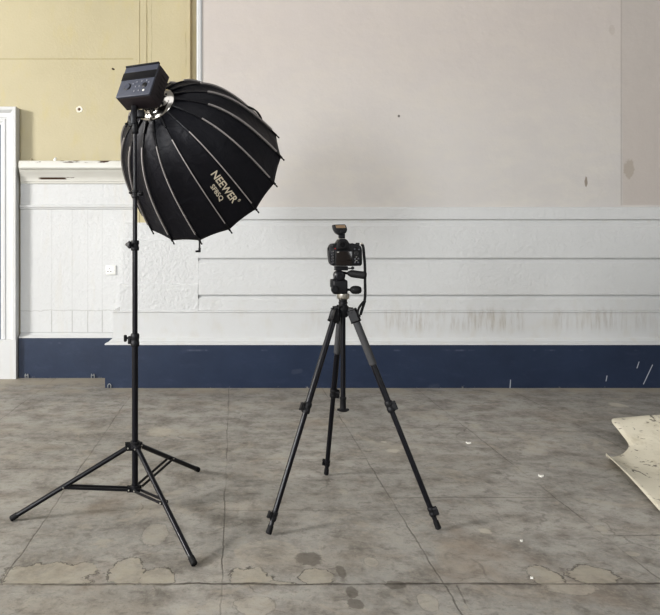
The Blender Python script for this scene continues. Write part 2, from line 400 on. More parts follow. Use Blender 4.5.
# skirting of the main wall: navy board and sloping white cap
ZS = H-(345-CY)/F*5.493
XS = P(105, 350, 5.493).x
bm = BM(); bx(bm, XS, XR, 5.493, 5.97, 0, ZS)
bmesh.ops.bevel(bm, geom=[e for e in bm.edges if all(v.co.y < 5.5 and v.co.z > .1 for v in e.verts)], offset=.004, segments=2, affect='EDGES')
struct('baseboard_back', bm, MT['navy'])
bm = BM()
cap = [(5.490, ZS), (5.490, ZS+.010), (5.497, ZS+.016), (5.530, ZS+.030), (5.536, ZS+.040), (5.553, ZS+.052), (5.558, ZS+.066), (5.97, ZS+.066), (5.97, ZS)]
extrude_x(bm, cap, XS-.003, XR)
for v in bm.verts:                                     # return the cap round the left end
    if v.co.x < XS+.1 and v.co.y < 5.6: v.co.x += (v.co.y-5.490)*.95
    elif v.co.x < XS+.1: v.co.x += .065
struct('trim_12', bm, MT['white'])
# --- recess on the left: skirting, dado, rail and cornice
XL = -2.12; XD = -.98
bm = BM(); bx(bm, XL, XB+.05, 5.909, 5.97, 0, ZS); struct('baseboard_left', bm, MT['navy'])
bm = BM(); cap2 = [(y+.416, z) for y, z in cap[:7]] + [(5.98, ZS+.066), (5.98, ZS)]
extrude_x(bm, cap2, XL, XB+.05); struct('trim_13', bm, MT['white'])
bm = BM(); bx(bm, XL, XD, 5.955, 5.975, ZS+.05, 1.95); struct('wall_dado', bm, MT['white_dado'])
zr = P(60, 206.5, 5.94).z
bm = BM(); extrude_x(bm, [(5.956, zr-.028), (5.944, zr-.024), (5.940, zr-.010), (5.930, zr-.004), (5.930, zr+.010), (5.938, zr+.016), (5.956, zr+.020)], XL, XD); struct('trim_14', bm, MT['white'])
zc0, zc1 = P(60, 183.5, 5.94).z, P(60, 160.5, 5.83).z
pr = [(5.975, zc0), (5.942, zc0), (5.938, zc0+.016), (5.930, zc0+.020), (5.926, zc0+.040), (5.915, zc0+.060), (5.893, zc0+.092), (5.862, zc0+.118), (5.858, zc0+.128), (5.842, zc0+.132), (5.832, zc0+.142), (5.828, zc0+.160), (5.834, zc1-.008), (5.842, zc1), (5.975, zc1)]
bm = BM(); extrude_x(bm, pr, -2.19, XD-.005)
for v in bm.verts:
    if v.co.x < -2.0: v.co.x = -2.112 + max(0, 5.942-v.co.y)*.16
struct('trim_15', bm, MT['chip'])

# --- door on the far left with its casing
XC = -2.133; Wc = .165; ZC = P(8, 106.5, 5.868).z
prof = [(0, 0), (0, .100), (.004, .104), (.030, .104), (.034, .100), (.048, .090), (.056, .076), (.064, .074), (.100, .070), (.104, .062), (.112, .062), (.120, .070), (.140, .070), (.148, .060), (.165, .056), (.165, 0)]
XO = XC - 2*Wc - .86
bm = BM(); path = [((XC, 0), (-1, 0)), ((XC, ZC), (-1, -1)), ((XO, ZC), (1, -1)), ((XO, 0), (1, 0))]; rings = []
for (px_, pz_), (dx_, dz_) in path:
    rings.append([bm.verts.new((px_+dx_*w, 5.97-h, pz_+dz_*w)) for w, h in prof])
for r0, r1 in zip(rings, rings[1:]):
    for i in range(len(prof)-1): bm.faces.new((r0[i], r0[i+1], r1[i+1], r1[i]))
bm.faces.new(rings[0]); bm.faces.new(rings[-1][::-1])
bx(bm, XC-Wc-.001, XC+.002, 5.862, 5.97, 0, P(10, 340, 5.862).z)
door = bpy.data.objects.new('door_1', None); COL.objects.link(door); door.location = (XC-Wc-.43, 5.95, 0); door['kind'] = 'structure'
struct('door_casing', bm, MT['white'], 30, door)
xa, xb, zt = XO+Wc, XC-Wc, ZC-Wc
bm = BM(); bx(bm, xa, xb, 5.955, 5.99, .005, zt)
dl = struct('door_leaf', bm, MT['door'], 30, door)
bm = BM()
for (u0, u1) in ((xa+.1, (xa+xb)/2-.05), ((xa+xb)/2+.05, xb-.1)):
    for (w0, w1) in ((.25, .95), (1.1, zt-.15)):
        frame_box(bm, Vector(((u0+u1)/2, 5.951, (w0+w1)/2)), Vector((1, 0, 0)), Vector((0, 1, 0)), Vector((0, 0, 1)), u1-u0, .014, w1-w0, .005)
struct('door_panel', bm, MT['door'], 30, dl)
bm = BM(); lathe(bm, Vector((xb-.06, 5.953, 1.02)), (0, -1, 0), [(.026, 0), (.026, .006), (.010, .010), (.010, .03), (.026, .04), (.028, .05), (.018, .06), (.002, .062)], 20)
struct('door_knob', bm, plain('brass', (.5, .35, .12), .3, 1), 40, dl)

# ------------------------------------------------------------------ small wall things
plastic = plain('white_plastic', srgb(226, 226, 222), .35, var=.04)
blackm = plain('black_plastic', (.006, .006, .007), .42, var=.3)
g = P(111, 270, 5.953)
t = thing('wall_socket', 'white plastic square power socket on the textured white dado', 'socket', g)
X3, Y3, Z3 = Vector((1, 0, 0)), Vector((0, 1, 0)), Vector((0, 0, 1))
bm = BM(); frame_box(bm, g+Vector((0, -.006, 0)), X3, Y3, Z3, .098, .012, .094, .004); obj('face_plate', bm, plastic, t)
bm = BM(); frame_box(bm, g+Vector((.024, -.0125, .022)), X3, Y3, Z3, .012, .005, .022, .001); obj('rocker_switch', bm, plastic, t)
bm = BM()
bm.free()
for dx, dz, w, h in ((-.014, .014, .006, .012), (-.028, -.014, .012, .007), (.000, -.014, .012, .007)):
    bm = BM(); frame_box(bm, g+Vector((dx, -.0122, dz)), X3, Y3, Z3, w, .0015, h); obj('pin_slot', bm, blackm, t)
bm = BM()
bm.free(); steel = plain('steel', (.5, .5, .5), .3, 1)
for sx in (-.036, .036):
    bm = BM(); lathe(bm, g+Vector((sx, -.011, 0)), (0, -1, 0), [(.004, 0), (.004, .002), (.001, .0025)], 10); obj('fixing_screw', bm, steel, t)

g = P(79.3, 109.3, 5.966)
t = thing('wall_hole', 'round plug hole with chipped white rim in yellow wall', 'hole', g)
bm = BM(); n = 22; ro = [.034*(1+.14*math.sin(3.1*i)+.07*math.cos(5*i)) for i in range(n)]; rings = []
for f_, dy in ((1, .001), (.9, -.004), (.55, -.003), (.38, .0005)):
    rings.append([bm.verts.new(g+Vector((math.cos(2*math.pi*i/n)*(ro[i] if f_ > .5 else .034)*f_, dy, math.sin(2*math.pi*i/n)*(ro[i] if f_ > .5 else .034)*f_))) for i in range(n)])
for r0, r1 in zip(rings, rings[1:]):
    for i in range(n): bm.faces.new((r0[i], r0[(i+1) % n], r1[(i+1) % n], r1[i]))
obj('plaster_rim', bm, plain('bare_plaster', srgb(226, 220, 206), .8), t)
bm = BM(); lathe(bm, g+Vector((0, .0015, 0)), (0, -1, 0), [(.015, 0), (.015, .002), (.006, .0035), (.001, .003)], 18); obj('dark_plug', bm, plain('dark_plug', srgb(96, 78, 66), .8), t)
g = P(113.2, 69, 5.966); bm = BM(); lathe(bm, g+Vector((0, .001, 0)), Vector((.1, -1, .1)), [(.012, 0), (.011, .002), (.006, .006), (.001, .007)], 9)
for v in bm.verts: v.co.x = g.x+(v.co.x-g.x)*1.3+(v.co.z-g.z)*-.5
tag(obj('wall_nail', bm, plain('rusty_dark', srgb(60, 48, 38), .8), None, 40, origin=g), 'small dark rusty nail mark in upper yellow wall', 'nail')
def lump(name, g, w, h, d, mat, label, cat):
    bm = BM(); r = bmesh.ops.create_icosphere(bm, subdivisions=2, radius=1)
    for v in bm.verts:
        k = 1+.25*math.sin(v.co.x*5+v.co.z*7); v.co = Vector((v.co.x*w*k, v.co.y*d, max(v.co.z, -.6)*h*k)) + g
    return tag(obj(name, bm, mat, None, 60, origin=g), label, cat)
lump('plaster_chunk', Vector((P(55, 157, 5.88).x, 5.88, zc1+.013)), .016, .024, .014, plastic, 'white plaster chunk standing upright on the chipped cornice ledge', 'plaster')
lump('putty_lump', Vector((P(30.3, 158, 5.88).x, 5.90, zc1+.012)), .016, .020, .012, plain('grey_putty', srgb(150, 142, 118), .8), 'small grey lump on cornice ledge beside the door casing', 'putty')
# ends of cut brackets at the foot of the skirting
for px, py, lab in ((27, 374, 'cut pipe clip at foot of navy skirting beside the door casing'), (93, 374, 'cut pipe clip on navy skirting just left of the stepped pier'),):
    q = P(px, py, 5.909); q.z = .03; tt = thing('pipe_clip', lab, 'clip', Vector((q.x, 5.905, 0)))
    bm = BM()
    for s in (-1, 1): sweep(bm, catmull([(q.x+s*.014, 5.900, .002), (q.x+s*.014, 5.897, .030), (q.x+s*.010, 5.897, .044)], 4), .008, .006, Y3)
    sweep(bm, [(q.x-.013, 5.897, .03), (q.x+.013, 5.897, .03)], .008, .006, Y3)
    obj('clip_body', bm, plain('worn_white_metal', srgb(140, 142, 142), .5), tt)
q = P(109.5, 384, 5.493); tt = thing('pipe_clip', 'cut pipe clip at the bottom left corner of the long navy skirting', 'clip', Vector((q.x, 5.488, 0)))
bm = BM(); sweep(bm, catmull([(q.x-.013, 5.486, .002), (q.x-.013, 5.484, .028), (q.x, 5.484, .04), (q.x+.013, 5.484, .028), (q.x+.013, 5.486, .002)], 5), .008, .006, Y3)
obj('clip_body', bm, plain('worn_white_metal_b', srgb(140, 142, 142), .5), tt)

# ------------------------------------------------------------------ scraps on the floor
paper = plain('paper_white', srgb(236, 234, 228), .7)
for i, (px, py, w, d, a, lab) in enumerate(((541.2, 476.4, .028, .018, .1, 'white paper scrap on floor nearest the pale curled sheet'), (468.5, 443.4, .026, .018, .3, 'white paper scrap furthest back on the grey floor right of the tripod'), (521.5, 541.5, .009, .008, .6, 'tiny white chip on floor front right of the tripod'), (531.5, 578.5, .010, .007, .2, 'tiny pale chip lying on the long front floor joint'))):
    g = G(px, py); bm = BM(); pts = []
    for k in range(9):
        th = 2*math.pi*k/9+a; rr = 1+.3*math.sin(k*2.3+i); pts.append((math.cos(th)*w/2*rr*1.1, math.sin(th)*d/2*rr*1.6))
    top = [bm.verts.new((g.x+x, g.y+y, .004+.004*(k % 3 == 0))) for k, (x, y) in enumerate(pts)]; bot = [bm.verts.new((g.x+x, g.y+y, .0005)) for x, y in pts]
    bm.faces.new(top); bm.faces.new(bot[::-1])
    for k in range(9): bm.faces.new((bot[k], bot[(k+1) % 9], top[(k+1) % 9], top[k]))
    tag(obj('paper_scrap' if i < 2 else 'floor_chip', bm, paper, None, 30, origin=g), lab, 'scrap' if i < 2 else 'chip')

# ------------------------------------------------------------------ curled sheet on the right
def sheet_mat():
    n = N('speckled_cream_vinyl'); x, y, z = n.pos()
    c = n.mix(n.noise(2.5, 5, .6), srgb(196, 190, 172), srgb(220, 214, 197))
    c = n.mix(n.ramp(n.noise(9, 6, .7, n.scaled(1, .6, 1)), .5, .72, 0, .55), c, srgb(166, 156, 132))
    c = n.mix(n.ramp(n.noise(7, 4, .6, n.scaled(1.3, .7, 1), 2.0), .60, .66, 0, .9), c, srgb(78, 72, 64))
    c = n.mix(n.ramp(n.noise(26, 4, .65), .60, .68, 0, .75), c, srgb(105, 96, 82))
    return n.out(c, .6, n.bump(n.noise(12, 4), .3, .01))
rows = [[(2.228, 3.594, .060), (2.13, 3.14, .025), (2.03, 2.80, .02), (1.88, 2.35, .012)],
        [(2.275, 3.655, .020), (2.28, 3.22, .018), (2.25, 2.85, .015), (2.2, 2.35, .012)],
        [(2.372, 3.689, .012), (2.50, 3.34, .02), (2.60, 2.95, .02), (2.65, 2.4, .012)],
        [(2.50, 3.80, .03), (2.76, 3.58, .075), (2.95, 3.15, .04), (3.15, 2.5, .015)],
        [(2.53, 3.93, .075), (2.90, 3.82, .12), (3.25, 3.45, .08), (3.70, 2.9, .02)],
        [(2.575, 4.09, .106), (2.93, 4.02, .15), (3.35, 3.85, .11), (3.95, 3.5, .03)],
        [(2.665, 4.19, .100), (2.97, 4.13, .13), (3.40, 4.05, .10), (4.05, 3.95, .03)],
        [(2.82, 4.25, .08), (3.0, 4.17, .09), (3.42, 4.12, .07), (4.08, 4.05, .02)]]
r2 = [catmull(r, 10) for r in rows]; cols_ = [catmull([r[j] for r in r2], 6) for j in range(len(r2[0]))]
bm = BM(); V = [[bm.verts.new(p) for p in c_] for c_ in cols_]
for a_, b_ in zip(V, V[1:]):
    for i in range(len(a_)-1): bm.faces.new((a_[i], a_[i+1], b_[i+1], b_[i]))
for v in bm.verts: v.co.z = max(v.co.z, .008)+.004*math.sin(v.co.x*9+v.co.y*6)*min(1, max(v.co.z, 0)/.02)
bmesh.ops.recalc_face_normals(bm, faces=bm.faces)
sh = obj('curled_sheet', bm, sheet_mat(), None, 180, origin=Vector((2.6, 3.4, 0)))
so = sh.modifiers.new('thickness', 'SOLIDIFY'); so.thickness = .004; so.offset = 0
tag(sh, 'cream dark-speckled flooring sheet with curled edges lying on the floor', 'sheet')

# ------------------------------------------------------------------ equipment materials
gloss = plain('gloss_black_metal', (.005, .005, .008), .33, .0, .2, Specular_IOR_Level=.32)
satin = plain('satin_black_metal', (.007, .007, .010), .38, .0, .2, Specular_IOR_Level=.4)
matte = plain('matte_black_plastic', (.008, .008, .010), .48, 0, .3, 60, .1, Specular_IOR_Level=.35)
rubber = plain('black_rubber', (.008, .008, .009), .7, 0, .3, 90, .2, Specular_IOR_Level=.3)
foam = plain('grey_foam', srgb(64, 64, 66), .85, 0, .15, 120, .4)
chrome = plain('chrome', (.50, .48, .45), .16, 1, .08, 15)
silver = plain('brushed_silver', (.55, .53, .49), .35, 1, .1)
darkgrey = plain('dark_grey_shell', srgb(66, 69, 80), .5, 0, .08, 50, .1)
shell_brown = plain('black_brown_shell', srgb(38, 31, 35), .55, 0, .12, 50, .1)
glass_black = plain('glossy_screen', (.006, .006, .008), .08, 0, .1)
print_white = plain('printed_grey_ink', srgb(200, 198, 192), .6, 0, .03)
print_silver = plain('printed_silver_ink', srgb(206, 196, 176), .6, 0, .05)

def clamp_bm(c, d, r, L, n=20):
    bm = BM(); lathe(bm, Vector(c)-Vector(d).normalized()*L/2, d, [(r*.88, 0), (r, L*.1), (r, L*.35), (r*.92, L*.4), (r*.92, L*.6), (r, L*.65), (r, L*.9), (r*.88, L)], n); return bm

# ------------------------------------------------------------------ light stand
SX, SY = -.4826, 2.925
def sp(z): return Vector((SX, SY, z))
def zs(py): return H-(py-CY)/F*SY
st = thing('light_stand', 'tall black light stand with spread tripod legs holding the round softbox light', 'stand', sp(0))
def pole(name, y0, y1, r, m=gloss):
    bm = BM(); tube(bm, sp(zs(y0)), sp(zs(y1)), r, n=20); return obj(name, bm, m, st)
pole('lower_pole', 491, 345, .0150); pole('middle_pole', 346, 246, .0130); pole('upper_pole', 248, 194, .0112); pole('top_pole', 196, 128, .0088)
def knob(parent, base, d, L, r, m=matte, n=12):
    bm = BM(); d = Vector(d).normalized()
    tube(bm, base, base+d*L*.55, r*.35)
    a, b, _ = basis(d); c = base+d*L*.8
    # three lobed grip
    pr_ = []
    N_ = 24; ringsA = []
    for s, k in ((0, .8), (.15, 1), (.4, 1), (.5, .75)):
        ringsA.append([bm.verts.new(base+d*L*(.5+s) + (a*math.cos(2*math.pi*i/N_)+b*math.sin(2*math.pi*i/N_))*r*k*(1+.22*math.cos(3*2*math.pi*i/N_))) for i in range(N_)])
    for r0, r1 in zip(ringsA, ringsA[1:]):
        for i in range(N_): bm.faces.new((r0[i], r0[(i+1) % N_], r1[(i+1) % N_], r1[i]))
    bm.faces.new(ringsA[0][::-1]); bm.faces.new(ringsA[-1])
    return obj('knob', bm, m, parent)
for y_, r_, sgn, hh in ((340, .0215, -1, .062), (245.5, .0200, -1, .050), (194, .0165, 1, .040)):
    c_ = obj('clamp_collar', clamp_bm(sp(zs(y_)), (0, 0, 1), r_, hh), matte, st)
    bm = BM(); frame_box(bm, sp(zs(y_))+Vector((sgn*(r_+.004), 0, 0)), X3, Y3, Z3, .016, .022, hh*.6, .003); obj('clamp_lug', bm, matte, c_)
    if y_ == 340: knob(c_, sp(zs(y_-2))+Vector((-.022, -.002, 0)), (-1, -.15, 0), .032, .015)
    elif y_ == 245.5: knob(c_, sp(zs(y_))+Vector((-.012, -.016, 0)), (-.7, -1, .25), .030, .015)
    else:
        knob(c_, sp(zs(y_))+Vector((.016, -.006, 0)), (1, -.5, 0), .026, .010)
        bm = BM(); tube(bm, sp(zs(193))+Vector((-.012, 0, 0)), sp(zs(193))+Vector((-.030, -.003, 0)), .004); obj('bolt', bm, satin, c_)
up = obj('leg_collar', clamp_bm(sp(zs(444.5)), (0, 0, 1), .0245, .034), matte, st)
lo = obj('brace_collar', clamp_bm(sp(zs(488)), (0, 0, 1), .0225, .030), matte, st)
feet = [G(11.8, 521), G(194, 566.5), G(198, 471.8)]
for i, f in enumerate(feet):
    d = (f-sp(0)); d.z = 0; dn = d.normalized(); side = Vector((-dn.y, dn.x, 0))
    hinge = sp(zs(447))+dn*.034; foot = Vector((f.x, f.y, .013))
    bm = BM(); frame_box(bm, hinge-dn*.008+Z3*.004, dn, side, Z3, .034, .030, .026, .004); obj('hinge_bracket', bm, matte, up)
    bm = BM(); tube(bm, hinge-side*.019, hinge+side*.019, .0042, n=10); obj('bolt', bm, silver, up)
    u = (foot-hinge).normalized()
    bm = BM(); tube(bm, hinge, foot-u*.018, .0118, n=18); lg = obj('leg', bm, gloss, st)
    bm = BM(); tube(bm, foot-u*.030, foot+u*.006, .0138, n=18); obj('rubber_foot', bm, rubber, lg)
    fr = (.56, .51, .50)[i]; mid = hinge+(foot-hinge)*fr; b0 = sp(zs(488.5))+dn*.030
    bm = BM(); frame_box(bm, b0-dn*.010, dn, side, Z3, .028, .028, .018, .003); obj('brace_bracket', bm, matte, lo)
    for s in (-1, 1):
        bm = BM(); e1 = mid+side*s*.0155; e0 = b0+side*s*.0155
        w = (e1-e0).normalized(); sweep(bm, [e0-w*.006, e0+w*.01, e1-w*.01, e1+w*.006], .003 if 0 else .0042, .0125, Z3)
        obj('brace', bm, satin, st)
    for q in (mid, b0):
        bm = BM(); tube(bm, q-side*.021, q+side*.021, .004, n=10); obj('rivet', bm, silver, st)

# ------------------------------------------------------------------ light head and softbox
AZ, EL, ROLL = .48973, -.53317, .58433
def frame(az, el, roll=0):
    a = Vector((math.sin(az)*math.cos(el), math.cos(az)*math.cos(el), math.sin(el))); r = Vector((math.cos(az), -math.sin(az), 0)); u = r.cross(a)
    return math.cos(roll)*r+math.sin(roll)*u, a, -math.sin(roll)*r+math.cos(roll)*u
R_, A_, U_ = frame(AZ, EL)
RC = P(155.76, 104.25, 3.02)                          # centre of the speed ring
# head (fitted box)
HZ = 2.868
hR, hA, hU = frame(.4622, -.4435, -.022)
hc = P(137.5, 80.9, HZ); k_ = HZ/2.82
hw, hh, hd = .194*k_, .180*k_, .0874*k_*1.12
lt = thing('studio_light', 'black box-shaped studio light with dark screen and dial tilted atop the stand', 'light', hc+hA*hd/2)
bm = BM(); frame_box(bm, hc+hA*(hd/2+.004), hR, hA, hU, hw, hd-.008, hh, .006, 3); obj('housing', bm, shell_brown, lt)
bm = BM(); frame_box(bm, hc+hA*.003, hR, hA, hU, hw*.995, .012, hh*.995, .004, 3); bk = obj('control_panel', bm, darkgrey, lt, label='grey control panel with dark screen strip')
def hp(u, v, d=0): return hc + hR*(u-.5)*hw + hU*(.5-v)*hh - hA*(.003+d)
bm = BM(); frame_box(bm, hp(.5, .33, .0004), hR, hA, hU, hw*.985, .002, hh*.25, .0006); obj('screen', bm, glass_black, bk)
bm = BM(); frame_box(bm, hp(.5, -.01, -.002)+hU*.0, hR, hA, hU, hw*.99, .016, .008, .003); obj('top_lip', bm, matte, bk)
bm = BM(); lathe(bm, hp(.27, .68), -hA, [(.0195, 0), (.0195, .002), (.018, .003), (.001, .003)], 28); obj('dial', bm, blackm, bk)
bm = BM(); lathe(bm, hp(.27, .68, .001), -hA, [(.0155, 0), (.0155, .0035), (.0145, .0045), (.001, .0045)], 28); obj('dial_cap', bm, darkgrey, bk)
bm = BM(); lathe(bm, hp(.77, .68), -hA, [(.014, 0), (.014, .002), (.011, .004), (.001, .004)], 24); obj('selector_button', bm, blackm, bk)
for (u, v) in ((.52, .55), (.66, .54), (.80, .53), (.88, .60), (.52, .70), (.63, .70), (.52, .85), (.65, .84), (.79, .85), (.42, .60)):
    bm = BM(); rr = .0042 if (u, v) != (.79, .85) else .0062
    lathe(bm, hp(u, v), -hA, [(rr, 0), (rr, .0018), (rr*.7, .0026), (.0003, .0026)], 12)
    obj('button', bm, print_white if (u, v) == (.79, .85) else plain('button_grey', srgb(120, 122, 130), .5), bk)
# side vents
bm = BM()
for i in range(6):
    frame_box(bm, hc+hR*(hw/2+.0005)+hA*(hd*.62)+hU*(hh*(.30-.12*i)), hR, hA, hU, .003, hd*.45, .004, .001, 1)
obj('vent_slots', bm, blackm, lt)
# mount between head and ring
front = hc+hA*hd; dirm = (RC-front); Lm = dirm.length
bm = BM(); lathe(bm, front-dirm.normalized()*.004, dirm, [(.064, 0), (.072, .008), (.072, Lm*.45), (.062, Lm*.5), (.062, Lm*.8)], 40); obj('mount_barrel', bm, chrome, lt)
# yoke below the head
st_top = sp(zs(128))
kn = P(134.3, 109.8, 2.905)
lt2 = lt
bm = BM(); frame_box(bm, kn+Vector((0, 0, .004)), X3, Y3, Z3, .026, .030, .030, .004); obj('mount_block', bm, matte, lt)
bm = BM()
for s in (-1, 1): prism(bm, [(-.012, -.07), (.012, -.07), (.014, -.02), (.010, .006), (-.008, .008), (-.014, -.02)], kn+Vector((-.002, s*.016-.003, 0)), X3, Z3, Y3, .006, .001)
obj('yoke', bm, satin, lt)
bm = BM(); frame_box(bm, P(141, 114, 2.90), X3, Y3, Z3, .034, .040, .036, .004); obj('umbrella_holder', bm, matte, lt)
c = P(134, 122, SY)
bm = BM(); lathe(bm, sp(zs(133.5)), (0, 0, 1), [(.014, 0), (.017, .004), (.017, .05), (.013, .062)], 20); frame_box(bm, c+Vector((-.006, 0, .002)), X3, Y3, Z3, .040, .030, .052, .005); sk = obj('spigot_socket', bm, matte, lt)
bm = BM(); lathe(bm, c+Vector((-.012, -.015, 0)), (0, -1, 0), [(.010, 0), (.010, .004), (.006, .006), (.001, .006)], 16); obj('bolt', bm, blackm, sk)
knob(sk, c+Vector((-.022, 0, -.012)), (-1, -.2, -.2), .022, .009)

# softbox
def bez(t, c): return sum((w*Vector(p) for w, p in zip(((1-t)**3, 3*(1-t)**2*t, 3*(1-t)*t*t, t**3), c)), Vector((0, 0)))
PC = [(.075, 0), (.31732, .0764), (.37966, .26547), (.45638, .61493)]
NP = 61
PR = [bez(i/(NP-1), PC) for i in range(NP)]           # (radius, forward)
def tp(t): return bez(t, PC)
def th(k): return ROLL-k*2*math.pi/16
def dirk(k): return R_*math.cos(th(k))+U_*math.sin(th(k))
def surf(k, t, off=0.0):                               # point on rib k (fractional k: between ribs, fabric pulled flat)
    p = tp(t); kf = math.floor(k); f = k-kf
    p0 = RC+dirk(kf)*p.x+A_*p.y
    if f > 1e-6:
        p1 = RC+dirk(kf+1)*p.x+A_*p.y; q = p0.lerp(p1, f)
        q -= (RC-q+A_*p.y).normalized()*0
        sag = math.sin(math.pi*f)
        q -= ((q-RC-A_*p.y).normalized())*(.010*sag*math.sin(math.pi*min(1, t)))      # fabric slightly hollow
        q -= A_*(.010*sag*max(0, (t-.85)/.15)**2)                                      # scalloped rim
    else: q = p0
    if off:
        dp = bez(min(1, t+.01), PC)-bez(max(0, t-.01), PC); d = dirk(k); nrm = (d*dp.y-A_*dp.x).normalized(); q = q+nrm*off
    return q
def nrmk(k, t):
    dp = bez(min(1, t+.01), PC)-bez(max(0, t-.01), PC); return (dirk(k)*dp.y-A_*dp.x).normalized()
sbx = thing('softbox', 'large round black ribbed softbox with grey piping fitted to the studio light', 'softbox', RC)
TE = .978
def fabric():
    n = N('black_nylon')
    c = n.mix(n.noise(3, 4, vec=n.obj()), (.0045, .0045, .007), (.009, .009, .014))
    nz = n.noise(11, 4, .5, n.obj(), .8)
    return n.out(c, .5, n.bump(nz, .3, .03), Specular_IOR_Level=.28)
SUB = 8; NT = 50
bm = BM(); V = []
for j in range(16*SUB):
    k = j/SUB; V.append([bm.verts.new(surf(k, .015+(TE-.015)*i/NT)) for i in range(NT+1)])
for j in range(16*SUB):
    a_, b_ = V[j], V[(j+1) % (16*SUB)]
    for i in range(NT): bm.faces.new((a_[i], a_[i+1], b_[i+1], b_[i]))
fb_ = obj('outer_fabric', bm, fabric(), sbx, 60)
sm = fb_.modifiers.new('thickness', 'SOLIDIFY'); sm.thickness = .002; sm.offset = 0
# white diffuser at the mouth
bm = BM(); vs = [bm.verts.new(surf(j/SUB, .90)-(surf(j/SUB, .90)-RC-A_*tp(.90).y).normalized()*.004) for j in range(16*SUB)]
cv = bm.verts.new(RC+A_*tp(.90).y)
for j in range(16*SUB): bm.faces.new((vs[j], vs[(j+1) % (16*SUB)], cv))
obj('front_diffuser', bm, plain('white_diffusion_cloth', srgb(225, 225, 222), .8), sbx)
pip = plain('grey_piping', srgb(158, 153, 151), .6, 0, .1, 60, .2)
for k in range(16):
    # bare black rod by the hub, then the rib in its grey sleeve, then the black tip
    t0 = {0: .30, 1: .29, 2: .28, 3: .265, 4: .235, 5: .235, 6: .235, 15: .31}.get(k, .26)
    bm = BM(); sweep(bm, [surf(k, .01+.99*i/30, .003) for i in range(31)], .0032, .0032, dirk(k), True, 8)
    e = surf(k, 1.0, .003); w = (e-surf(k, .97, .003)).normalized()
    tube(bm, e-w*.006, e+w*.006, .0042, n=8)
    rb = obj('rib', bm, satin, sbx)
    bm = BM(); sweep(bm, [surf(k, t0+(.925-t0)*i/30, .0050) for i in range(31)], .0048, .0150, [nrmk(k, t0+(.925-t0)*i/30) for i in range(31)]); obj('rib_sleeve', bm, pip, rb, label='grey piping over the rib')
    bm = BM(); q0, q1 = surf(k, .925, .004), surf(k, .985, .004); sweep(bm, [q0, (q0+q1)/2, q1], .010, .006, dirk(k)); obj('tip_pocket', bm, matte, rb)
    bm = BM(); q0, q1 = surf(k, .045, .008), surf(k, .13, .006); tube(bm, q0, q1, .0065, .0045, n=10); obj('rod_joint', bm, satin, rb)
    bm = BM(); d = dirk(k); frame_box(bm, RC+d*.086+A_*.004, d, A_, d.cross(A_), .016, .014, .012, .002); obj('hinge_tab', bm, chrome, rb)
bm = BM(); lathe(bm, RC-A_*.062, A_, [(.064, 0), (.071, .004), (.071, .016), (.064, .020), (.066, .036), (.074, .044), (.084, .052), (.101, .058), (.104, .064), (.101, .070), (.084, .071), (.080, .066), (.060, .068)], 56); obj('speed_ring', bm, chrome, sbx, 50)
for k in range(8):
    d = dirk(k*2+.5); bm = BM(); lathe(bm, RC+d*.073-A_*.030, d, [(.006, 0), (.006, .005), (.004, .007), (.001, .007)], 12); obj('ring_screw', bm, satin, sbx)
# carrying strap on the far top edge
q = [surf(-.65, .74, .0), surf(-.62, .77, .016), surf(-.6, .83, .027), surf(-.55, .88, .018), surf(-.5, .91, .0)]
bm = BM(); sweep(bm, catmull(q, 6), .024, .0075, dirk(-.6)); obj('strap', bm, rubber, sbx)
# little toggle hanging below the rim
q0 = P(199.6, 240.5, surf(5, .95).y); bm = BM()
tube(bm, q0+Z3*.012, q0-Z3*.046, .0045, n=10); obj('toggle_cord', bm, rubber, sbx)
bm = BM(); tube(bm, q0-Z3*.062+X3*.0, q0-Z3*.040, .0062, n=12); tube(bm, q0-Z3*.058-X3*.022, q0-Z3*.058+X3*.004, .0055, n=12); obj('toggle', bm, rubber, sbx)
# lettering on the panel between two ribs
arc = [0]
for i in range(1, 201): arc.append(arc[-1]+(bez(i/200, PC)-bez((i-1)/200, PC)).length)
def t_of(s):
    for i in range(200):
        if arc[i+1] >= s: return (i+(s-arc[i])/(arc[i+1]-arc[i]))/200
    return 1.0
def lettering(name, text, s0, s1, kb, hgt, mat, parent, weight=.022):
    """text running outwards along the panel from arc length s0 to s1; kb: position of the base line between the ribs"""
    cu = bpy.data.curves.new('letters', 'FONT'); cu.body = text; cu.size = 1; cu.offset = weight; cu.resolution_u = 3
    tmp = bpy.data.objects.new('letters', cu); COL.objects.link(tmp); bpy.context.view_layer.update()
    me = bpy.data.meshes.new_from_object(tmp.evaluated_get(bpy.context.evaluated_depsgraph_get()))
    bpy.data.objects.remove(tmp); bpy.data.curves.remove(cu)
    bm = BM(); bm.from_mesh(me); bpy.data.meshes.remove(me)
    xs = [v.co.x for v in bm.verts]; x0, x1 = min(xs), max(xs)
    ys = [v.co.y for v in bm.verts if True]; y0, y1 = 0.0, .72
    for v in bm.verts:
        s = s0+(v.co.x-x0)/(x1-x0)*(s1-s0); t = t_of(s); p = tp(t); r = p.x
        lat = (v.co.y-y0)/(y1-y0)*hgt                      # toward the upper rib
        k = kb-lat/(r*2*math.pi/16)
        v.co = surf(k, t, .0035)
    return obj(name, bm, mat, parent, 0)
LB = 3.60
brand = lettering('lettering', 'NEEWER', .420, .626, 3.46, .039, print_silver, sbx)
lettering('model_lettering', 'SF85Q', .470, .572, 3.73, .025, print_silver, sbx)
# small registered mark: ring with an R
lettering('registered_mark', '\u00ae', .626, .641, 3.28, .016, print_silver, sbx, .01)

